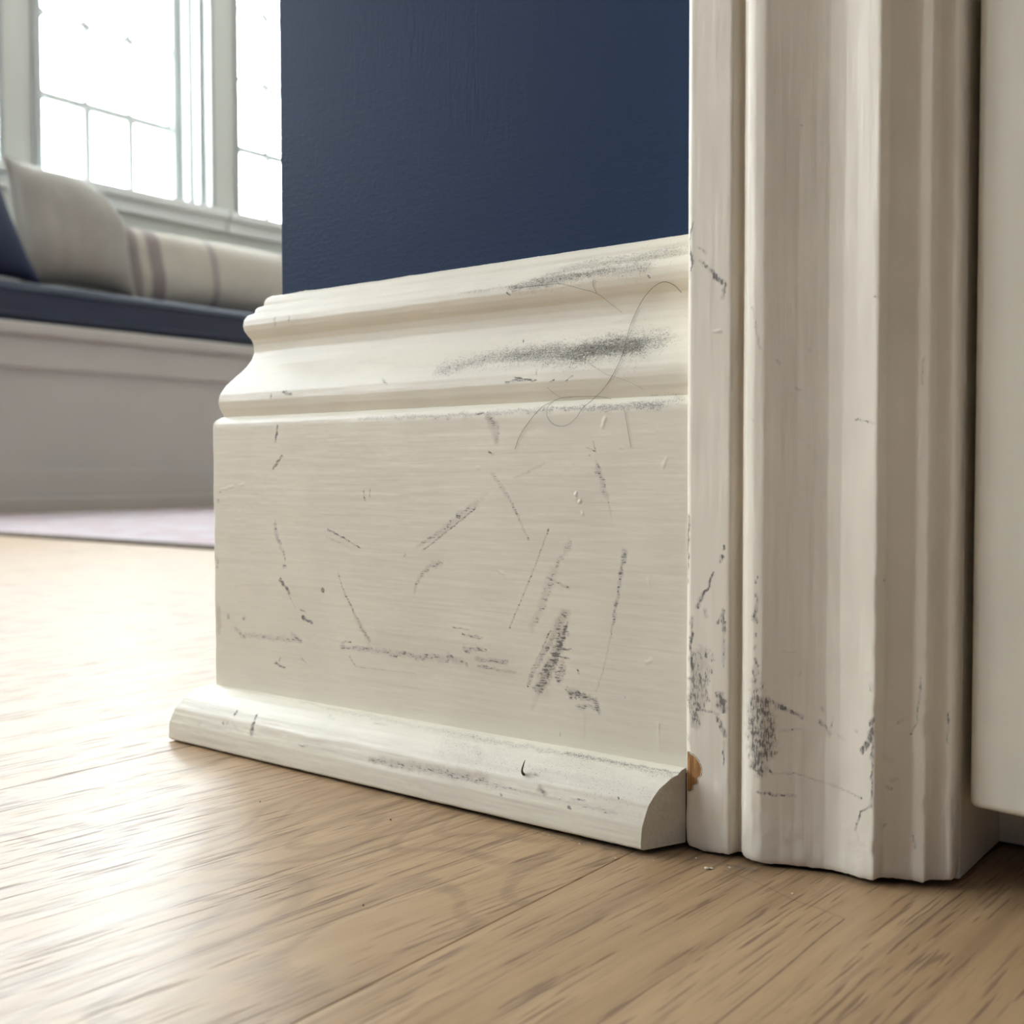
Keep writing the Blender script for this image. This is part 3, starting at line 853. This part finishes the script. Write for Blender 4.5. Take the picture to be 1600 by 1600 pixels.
# cut right-hand end of the shoe: a dull, chipped end-grain face
endp = SX[:, -1, :] / 1000.0
bm = bmesh.new()
vs = [bm.verts.new(p) for p in endp]
tail = [bm.verts.new((0.2194, -0.0212, endp[-1][2] + 0.0002)), bm.verts.new((0.2194, -0.0212, endp[0][2]))]
bm.faces.new(vs + tail)
bmesh.ops.triangulate(bm, faces=bm.faces[:])
bmesh.ops.subdivide_edges(bm, edges=bm.edges[:], cuts=1)
me = bpy.data.meshes.new('end_grain'); bm.to_mesh(me); bm.free()
end_mat = simple('painted_end_grain', (0.66, 0.61, 0.50), 0.7, (500, 0.0004), 0.12, 160)
tag(link('end_grain', me, end_mat, base), 'dull chipped cut end of the shoe moulding')

# ------------------------------------------------------------------ door casing
CHIP = [(220.5, 22.3, 31.8), (221.4, 22.4, 31.4), (223.6, 22.4, 30.6), (224.9, 22.4, 29.0), (225.9, 22.4, 27.0), (225.4, 22.4, 24.6),
        (224.5, 22.4, 24.0), (224.3, 22.4, 22.0), (223.0, 22.4, 21.4), (222.6, 22.4, 19.8), (221.4, 22.4, 18.9), (220.5, 22.3, 19.2)]


def casing():
    Q, S = resample(CASING, 0.42, 0.33)
    n = len(Q)
    zf = np.interp(Q[:, 0], [219.5, 226, 236, 250, 263, 273, 279, 287, 291, 297, 298], [1.3, 0.6, 1.2, 1.0, 0.9, 1.4, 1.7, 1.4, 1.7, 2.4, 2.4])
    zf = zf + 0.35 + 0.18 * vnoise(S, S * 0, 3, 1, 3) + 0.12 * vnoise(S, S * 0, 1, 1, 4)
    zz = np.concatenate([np.arange(0, 318, 0.42), [330, 400, 700, 2130]])
    m = len(zz)
    X = np.zeros((n, m, 3))
    X[:, :, 0] = Q[:, 0][:, None]; X[:, :, 1] = -Q[:, 1][:, None]
    X[:, :, 2] = zz[None, :] + zf[:, None] * np.exp(-zz / 20.0)[None, :]
    U = np.broadcast_to(S[:, None], (n, m)); V = X[:, :, 2]
    W, B = wear_of(U.ravel(), V.ravel(), CASING_MARKS, 1.2)
    N = normals_of(X)
    if N[n // 4, m // 2, 1] > 0: N = -N
    D = B.reshape(U.shape) + 0.085 * (0.7 * vnoise(U, V, 5, 26, 41) + 0.45 * vnoise(U, V, 1.6, 30, 42) + 0.2 * vnoise(U, V, 0.8, 11, 43) + 0.25 * vnoise(U, V, 3, 4, 44))
    low = np.exp(-V / 30.0)
    D = D + low * 0.22 * (vnoise(U, V, 7, 7, 45) + 0.5 * vnoise(U, V, 2.5, 2.5, 46))
    # rounding-over of the foot and knocks along the sharp arrises
    D = D - 0.7 * np.exp(-(V - zf[:, None]) / 0.9)
    for s_edge, sd in ((S[np.argmin(abs(Q[:, 0] - 279.4))], 51), (S[np.argmin(abs(Q[:, 0] - 291.5))], 52), (S[np.argmin(abs(Q[:, 0] - 297.9))], 53)):
        e = np.exp(-((U - s_edge) / 0.9) ** 2)
        nk = np.clip(vnoise(V, V * 0, 7, 1, sd) + 0.5 * vnoise(V, V * 0, 2.2, 1, sd + 9) - 0.25, 0, 1)
        D = D - e * nk * 0.75 * np.clip(1.25 - V / 140.0, 0.1, 1)
    # pocket where the paint and a splinter of wood have come away
    cu = np.interp([c[0] for c in CHIP], Q[4:-4, 0], S[4:-4]); cz = [c[2] for c in CHIP]
    ins = np.zeros(U.shape, bool)
    for i in range(len(CHIP)):
        j = (i + 1) % len(CHIP)
        cr = ((cz[i] > V) != (cz[j] > V)) & (U < (cu[j] - cu[i]) * (V - cz[i]) / (cz[j] - cz[i] + 1e-9) + cu[i])
        ins ^= cr
    near = np.exp(-(np.hypot((U - 24) / 5, (V - 25.5) / 8)) ** 4)
    D = D * (1 - near)
    D = np.where(ins, -0.75, D)
    D[:, -4:] *= 0
    X = X + N * D[:, :, None]
    return grid_mesh('trim_1', X / 1000.0, W, paint_z, None)


cas = tag(casing(), 'cream fluted door casing with scuffed and chipped foot', kind='structure')

# bare wood where the paint has broken off the casing corner
wood = None


def bare_wood_mat():
    t = NT('bare_pine'); c = t.coord()
    g = t.noise(t.mapping(c, (1400, 1400, 90)), 1.0, 3.0, 0.6)
    col = t.mix(t.mapr(g, 0.3, 0.7), (0.26, 0.11, 0.03), (0.56, 0.29, 0.10))
    return t.fin(col, 0.7, t.bump(g, 0.0003))


rim = CHIP[1:-1]
bm = bmesh.new()
top = [bm.verts.new((x / 1000, -(y - 0.25) / 1000, z / 1000)) for x, y, z in CHIP]
bot = [bm.verts.new((x / 1000, -(y - 1.2) / 1000, z / 1000)) for x, y, z in CHIP]
bm.faces.new(top[::-1])
for i in range(len(top)):
    j = (i + 1) % len(top); bm.faces.new((top[i], bot[i], bot[j], top[j]))
bmesh.ops.recalc_face_normals(bm, faces=bm.faces[:])
me = bpy.data.meshes.new('bare_wood_chip'); bm.to_mesh(me); bm.free()
tag(link('bare_wood_chip', me, bare_wood_mat(), cas), 'orange bare wood where the paint has chipped off')


def tube(bm, pts, r0, r1=None, sides=5):
    r1 = r0 if r1 is None else r1
    pts = [Vector(p) for p in pts]; prev = None; n = len(pts)
    for i, p in enumerate(pts):
        d = (pts[min(i + 1, n - 1)] - pts[max(i - 1, 0)]).normalized()
        a = d.orthogonal().normalized(); b = d.cross(a)
        if prev is not None:
            a = (prev[0] - d * prev[0].dot(d)).normalized(); b = d.cross(a)
        prev = (a, b)
        r = r0 + (r1 - r0) * i / (n - 1)
        ring = [bm.verts.new(p + (a * math.cos(2 * math.pi * k / sides) + b * math.sin(2 * math.pi * k / sides)) * r) for k in range(sides)]
        if i:
            for k in range(sides): bm.faces.new((last[k], last[(k + 1) % sides], ring[(k + 1) % sides], ring[k]))
        last = ring


# raised paint rim round the chip
bm = bmesh.new()
tube(bm, [(x / 1000, -(y - 0.02) / 1000, z / 1000) for x, y, z in rim], 0.00016)
me = bpy.data.meshes.new('paint_lip'); bm.to_mesh(me); bm.free(); me.shade_smooth()
link('paint_lip', me, paint_jamb, cas)

# jamb with its stop
jam = boxes('trim_2', [(JX - 0.0185, JX, 0.0005, 0.1195, 0.0012, 2.07)], paint_jamb, None, 0.0008)
tag(jam, 'cream door jamb in the dark gap beside the door', kind='structure')
boxes('door_stop', [(JX - 0.0002, JX + 0.0103, 0.042, 0.075, 0.0016, 2.05)], paint_jamb, jam, 0.0008)

# door leaf, hinged on this jamb and slightly open
bm = bmesh.new(); box_bm(bm, 0, 0.76, 0, 0.035, 0, 2.01)
bmesh.ops.subdivide_edges(bm, edges=[e for e in bm.edges if abs(e.verts[0].co.z - e.verts[1].co.z) > 1], cuts=6)
bmesh.ops.bevel(bm, geom=[e for e in bm.edges if e.is_manifold and e.calc_face_angle(0) > 0.5], offset=0.0022, segments=4, affect='EDGES', profile=0.5)
me = bpy.data.meshes.new('door_1'); bm.to_mesh(me); bm.free(); me.shade_smooth()
door = link('door_1', me, paint_door, None, (0.3006, -0.0012, 0.0238))
door.rotation_euler = (0, 0, math.radians(-8.5))
m = door.modifiers.new('wn', 'WEIGHTED_NORMAL')
tag(door, 'cream painted door standing slightly open, raised above the floor', kind='structure')

# ------------------------------------------------------------------ window seat, cushion, pillows, rug
BX = -2.6
seat = tag(empty('window_seat', (BX, 0, 0)), 'taupe built-in window seat with recessed front panel under the windows', 'bench')
boxes('front_panel', [(-0.44, -0.012, -1.2, FY1 - 0.02, 0.0, 0.50)], bench_paint, seat)
boxes('top_rail', [(-0.012, 0.0, -1.2, FY1 - 0.02, 0.41, 0.50)], bench_paint, seat, 0.004)
boxes('bottom_rail', [(-0.012, 0.0, -1.2, FY1 - 0.02, 0.05, 0.13)], bench_paint, seat, 0.004)
boxes('base_trim', [(-0.012, 0.014, -1.2, FY1 - 0.02, 0.0, 0.05)], bench_paint, seat, 0.005)
boxes('seat_board', [(-0.44, 0.015, -1.2, FY1 - 0.02, 0.50, 0.537)], bench_paint, seat, 0.008)
cu = tag(empty('bench_cushion', (BX, 0, 0.537)), 'long navy box cushion with piped edges on the window seat', 'cushion')
o = boxes('cushion_body', [(-0.432, 0.004, -1.1, FY1 - 0.05, 0.0, 0.112)], navy_cloth, cu, 0.028, 5)
bm = bmesh.new()
for zz in (0.088, 0.018):
    tube(bm, [(0.0035, -1.08 + 0.1 * i, zz) for i in range(46)], 0.005, sides=8)
me = bpy.data.meshes.new('piping'); bm.to_mesh(me); bm.free(); me.shade_smooth()
link('piping', me, navy_cloth, cu)


def pillow(name, w, h, t, mat, seed, pinch=0.10, sag=0.0, shear=0.0):
    """stuffed cushion: two puffed faces meeting in a seam with pulled-out corners; lies in its local YZ plane"""
    nn = 40
    rs = np.random.RandomState(seed)
    s = np.linspace(-1, 1, nn)
    A, Bv = np.meshgrid(s, s, indexing='ij')
    edge = (1 - np.abs(A) ** 2.6) * (1 - np.abs(Bv) ** 2.6)
    th = t * np.clip(edge, 0, 1) ** 0.55
    th = th * (1 + 0.07 * vnoise(A, Bv, 0.35, 0.5, seed) + 0.04 * vnoise(A, Bv, 0.15, 0.9, seed + 1))
    px = A * (1 - pinch * (1 - np.abs(A)) * 0 - pinch * (1 - Bv ** 2) * np.abs(A) ** 3)
    py = Bv * (1 - pinch * (1 - A ** 2) * np.abs(Bv) ** 3)
    q = (np.clip(A, 0, 1) * np.clip(Bv, 0, 1)) ** 1.4
    px = px - q * sag / w - shear * Bv / w; py = py - q * sag * 1.1 / h
    F = np.stack([th, px * w, py * h], -1); K = np.stack([-th, px * w, py * h], -1)
    verts = np.concatenate([F.reshape(-1, 3), K.reshape(-1, 3)])
    I = np.arange(nn * nn).reshape(nn, nn)
    q = np.stack([I[:-1, :-1], I[1:, :-1], I[1:, 1:], I[:-1, 1:]], -1).reshape(-1, 4)
    q2 = q[:, ::-1] + nn * nn
    me = bpy.data.meshes.new(name)
    me.from_pydata(verts.tolist(), [], np.concatenate([q, q2]).tolist())
    bm = bmesh.new(); bm.from_mesh(me)
    bmesh.ops.remove_doubles(bm, verts=bm.verts[:], dist=1e-5)
    bm.to_mesh(me); bm.free(); me.shade_smooth()
    o = link(name, me, mat)
    # seam piping
    ring = [(0, px[i, 0] * w, py[i, 0] * h) for i in range(nn)] + [(0, px[-1, j] * w, py[-1, j] * h) for j in range(1, nn)] + \
           [(0, px[i, -1] * w, py[i, -1] * h) for i in range(nn - 2, -1, -1)] + [(0, px[0, j] * w, py[0, j] * h) for j in range(nn - 2, 0, -1)]
    bm = bmesh.new(); tube(bm, ring + ring[:1], 0.004, sides=6)
    ms = bpy.data.meshes.new('seam'); bm.to_mesh(ms); bm.free(); ms.shade_smooth()
    link('seam', ms, mat, o)
    return o


p1 = pillow('throw_pillow', 0.198, 0.195, 0.085, linen, 3, 0.09, 0.065)
p1.location = (-2.82, 1.572, 0.862); p1.rotation_euler = (0, math.radians(-12), math.radians(3))
tag(p1, 'plain natural linen throw pillow with a pointed corner, leaning in front of the windows', 'pillow')
p2 = pillow('throw_pillow', 0.20, 0.175, 0.075, navy_dark, 8, 0.08, 0.0, 0.05)
p2.location = (-2.715, 1.128, 0.832); p2.rotation_euler = (0, math.radians(-12), math.radians(-4))
tag(p2, 'dark navy throw pillow leaning against the plain linen pillow', 'pillow')
p3 = pillow('bolster_pillow', 0.50, 0.135, 0.085, linen_striped, 14, 0.05)
p3.location = (-2.88, 2.26, 0.80); p3.rotation_euler = (math.radians(0.5), math.radians(-12), 0)
tag(p3, 'long beige lumbar pillow with dark stripes lying under the window sill', 'pillow')

rug = tag(empty('rug', (-2.54, 0.737, 0)), 'faded pink and grey rug on the oak floor before the window seat', 'rug')
boxes('rug_pile', [(0, 2.0, 0.004, 2.2, 0, 0.007)], rug_mat(), rug, 0.002)
boxes('binding', [(0, 2.0, -0.004, 0.006, 0, 0.008)], simple('rug_binding', (0.22, 0.19, 0.17), 0.9, (900, 0.001), 0.35, 30), rug, 0.002)

# ------------------------------------------------------------------ small things
hair_mat = simple('dark_hair', (0.035, 0.028, 0.022), 0.45)
HAIR_LABELS = ['fine hair arching over the upper cap moulding, reaching far left', 'short hair tip hooking down from the top of the cap moulding',
               'longest dark hair curling down the cap moulding into a loop at the board', 'hair bending from the moulding groove down onto the board at its lower end',
               'short straight hair hanging onto the board close to the casing', 'faint thin hair slanting across the lower bead of the cap moulding',
               'short faint hair crossing the loop of the longest hair']


def smooth_line(pts, k=8):
    P = [Vector(p) for p in pts]; P = [2 * P[0] - P[1]] + P + [2 * P[-1] - P[-2]]
    out = []
    for i in range(1, len(P) - 2):
        for j in range(k):
            s = j / k
            a, b, c, d = P[i - 1], P[i], P[i + 1], P[i + 2]
            out.append(0.5 * ((2 * b) + (c - a) * s + (2 * a - 5 * b + 4 * c - d) * s * s + (3 * b - a - 3 * c + d) * s ** 3))
    out.append(P[-2])
    return out


for pts, lab, r in zip(HAIRS, HAIR_LABELS, (0.065, 0.065, 0.085, 0.078, 0.068, 0.036, 0.045)):
    q = [Vector((x, y - 0.35, z + 0.1)) for x, y, z in pts]
    bm = bmesh.new(); tube(bm, [p / 1000 for p in smooth_line(q)], r / 1000, r * 0.6 / 1000, 5)
    me = bpy.data.meshes.new('hair_strand'); bm.to_mesh(me); bm.free(); me.shade_smooth()
    tag(link('hair_strand', me, hair_mat), lab, 'hair')

# rusty splinter standing out of the shoe moulding
bm = bmesh.new()
tube(bm, smooth_line([(163.2 / 1000, -0.0318, 0.0160), (163.6 / 1000, -0.0345, 0.0185), (164.6 / 1000, -0.0350, 0.0212), (165.0 / 1000, -0.0346, 0.0228)], 4), 0.00055, 0.00008, 6)
me = bpy.data.meshes.new('splinter'); bm.to_mesh(me); bm.free(); me.shade_smooth()
tag(link('splinter', me, simple('rusty_brown', (0.07, 0.035, 0.02), 0.6, (1500, 0.0003), 0.3, 400), shoe), 'dark brown splinter standing out of the shoe')

# lint caught in the mouldings: thousands of tiny fibres, uncountable
rs = np.random.RandomState(4)
capQ, capS = resample(CAP, 0.36, 0.45)


def lint():
    bm = bmesh.new()
    for kind, pts, w0, w1, I in CAP_MARKS:
        if kind != 'G' or I < 0.3: continue
        P = np.array(pts); L = np.linalg.norm(np.diff(P, axis=0), axis=1).sum()
        for _ in range(int(L * (w0 + w1) * 0.5 * I * 6.0)):
            t = rs.rand() * (len(P) - 1); i = min(int(t), len(P) - 2); f = t - i
            c = P[i] + (P[i + 1] - P[i]) * f
            w = w0 + (w1 - w0) * t / (len(P) - 1)
            x = c[0] + rs.randn() * 1.5; s = c[1] + rs.randn() * w * 0.34
            if s < 0.5 or s > capS[-1] - 1 or x > 218: continue
            k = np.searchsorted(capS, s); k = min(max(k, 1), len(capQ) - 1)
            d, z = capQ[k]; tg = capQ[k] - capQ[k - 1]; tg = tg / (np.linalg.norm(tg) + 1e-9)
            nd, nz = -tg[1], tg[0]
            if nd < 0: nd, nz = -nd, -nz
            a = rs.rand() * math.pi; l = rs.gamma(2.0, 0.22)
            p0 = Vector((x, -(d + nd * 0.16), z + nz * 0.16))
            e1 = Vector((math.cos(a), -tg[0] * math.sin(a), tg[1] * math.sin(a)))
            p1 = p0 + e1 * l + Vector((0, -nd, nz)) * rs.rand() * 0.15
            tube(bm, [p0 / 1000, p1 / 1000], 0.000032, 0.00002, 3)
    me = bpy.data.meshes.new('lint'); bm.to_mesh(me); bm.free()
    return link('lint', me, simple('grey_lint', (0.12, 0.105, 0.09), 0.95))


tag(lint(), 'grey lint and dust clinging to the baseboard cap moulding', 'dust', kind='stuff')

# flakes of paint and grit on the floor in front of the trim
flake_mat = simple('cream_paint_flake', CREAM, 0.5)
grit_mat = simple('dark_grit', (0.05, 0.035, 0.025), 0.8)
FLAKES = [(233.5, -33.5, 1.1), (234.7, -32.6, 0.8), (226.5, -27.2, 0.5), (238.6, -28.3, 0.6), (262.6, -36.4, 0.55), (206.6, -42.6, 0.5), (190, -38.4, 0.5), (177, -37.4, 0.45), (217, -37, 0.35)]
FL = ['largest cream paint flake on the floor before the casing foot', 'second cream flake touching the largest one on the floor', 'small cream flake at the dark gap under the casing\'s outer edge',
      'cream flake on the floor below the casing bead', 'lone pale flake on the bare oak right of all the others', 'pale flake beside the plank seam', 'tiny flake before the cut end of the shoe moulding',
      'leftmost tiny pale flake along the shoe moulding', 'tiny pale flake on the floor between plank seam and casing']
for (x, y, r), lab in zip(FLAKES, FL):
    bm = bmesh.new()
    bmesh.ops.create_icosphere(bm, subdivisions=1, radius=r / 1000 * 0.6)
    for v in bm.verts:
        v.co.x *= 1.3 + 0.4 * rs.rand(); v.co.y *= 0.9 + 0.4 * rs.rand(); v.co.z *= 0.4 + 0.2 * rs.rand()
    zl = min(v.co.z for v in bm.verts)
    me = bpy.data.meshes.new('paint_flake'); bm.to_mesh(me); bm.free()
    tag(link('paint_flake', me, flake_mat, None, (x / 1000, y / 1000, -zl)), lab, 'paint flake', 'paint flakes on the floor')
for (x, y, r), lab in zip([(124.5, -58.4, 0.5), (71.3, -72, 0.35), (172, -118, 0.4)],
                          ['dark crumb of grit on the oak below the shoe moulding\'s middle', 'tiny dark grit speck on the left oak plank', 'dark grit speck near the plank seam']):
    bm = bmesh.new(); bmesh.ops.create_icosphere(bm, subdivisions=1, radius=r / 1000 * 0.7)
    for v in bm.verts: v.co *= 0.75 + 0.4 * rs.rand()
    zl = min(v.co.z for v in bm.verts)
    me = bpy.data.meshes.new('grit'); bm.to_mesh(me); bm.free()
    tag(link('grit', me, grit_mat, None, (x / 1000, y / 1000, -zl)), lab, 'grit', 'dark grit on the floor')

# old door-swing scratch in the oak: a fine arc running into a straight score along the boards
bm = bmesh.new()
arc = smooth_line([(0.2380, -0.0315, 0), (0.2465, -0.0333, 0), (0.2560, -0.0365, 0), (0.2640, -0.0402, 0), (0.2735, -0.0420, 0), (0.2812, -0.0446, 0)], 8)
for line, w in ((arc, 0.00016), (smooth_line([(0.2812, -0.0446, 0), (0.2808, -0.062, 0), (0.2811, -0.085, 0), (0.2809, -0.118, 0), (0.2812, -0.15, 0)], 8), 0.00028)):
    prev = None
    for i, p in enumerate(line):
        d = (line[min(i + 1, len(line) - 1)] - line[max(i - 1, 0)]).normalized()
        nn_ = Vector((-d.y, d.x, 0)); ww = w * (0.55 + 0.45 * rs.rand())
        q = [bm.verts.new(p + nn_ * ww + Vector((0, 0, 0.00001))), bm.verts.new(p + Vector((0, 0, 0.00003))), bm.verts.new(p - nn_ * ww + Vector((0, 0, 0.00001)))]
        if prev:
            bm.faces.new((prev[0], prev[1], q[1], q[0])); bm.faces.new((prev[1], prev[2], q[2], q[1]))
        prev = q
me = bpy.data.meshes.new('scratch'); bm.to_mesh(me); bm.free()
tag(link('scratch', me, simple('darkened_oak', (0.17, 0.105, 0.065), 0.6, None, 0.25, 300), fl), 'brown curved scratch running into a straight score on the oak')

# lint gathered on the floor along the foot of the trim
bm = bmesh.new()
for _ in range(420):
    t_ = rs.rand()
    x = 150 + 96 * t_ ** 0.6; y = np.interp(x, [150, 213, 222, 246], [-38.0, -37.2, -28.5, -26.0]) + rs.randn() * 0.7
    a = rs.randn() * 0.8; l = 0.3 + rs.gamma(2.0, 0.45)
    p0 = Vector((x, y, 0.06 + 0.1 * rs.rand())); p2 = p0 + Vector((math.cos(a) * l, math.sin(a) * l, rs.rand() * 0.2)); p1_ = (p0 + p2) / 2 + Vector((rs.randn() * 0.15, rs.randn() * 0.15, 0.12))
    tube(bm, [p0 / 1000, p1_ / 1000, p2 / 1000], 0.000035, 0.00002, 3)
me = bpy.data.meshes.new('floor_lint'); bm.to_mesh(me); bm.free()
tag(link('floor_lint', me, simple('pale_lint', (0.30, 0.27, 0.24), 0.95)), 'grey lint gathered on the floor along the foot of the trim', 'dust', kind='stuff')
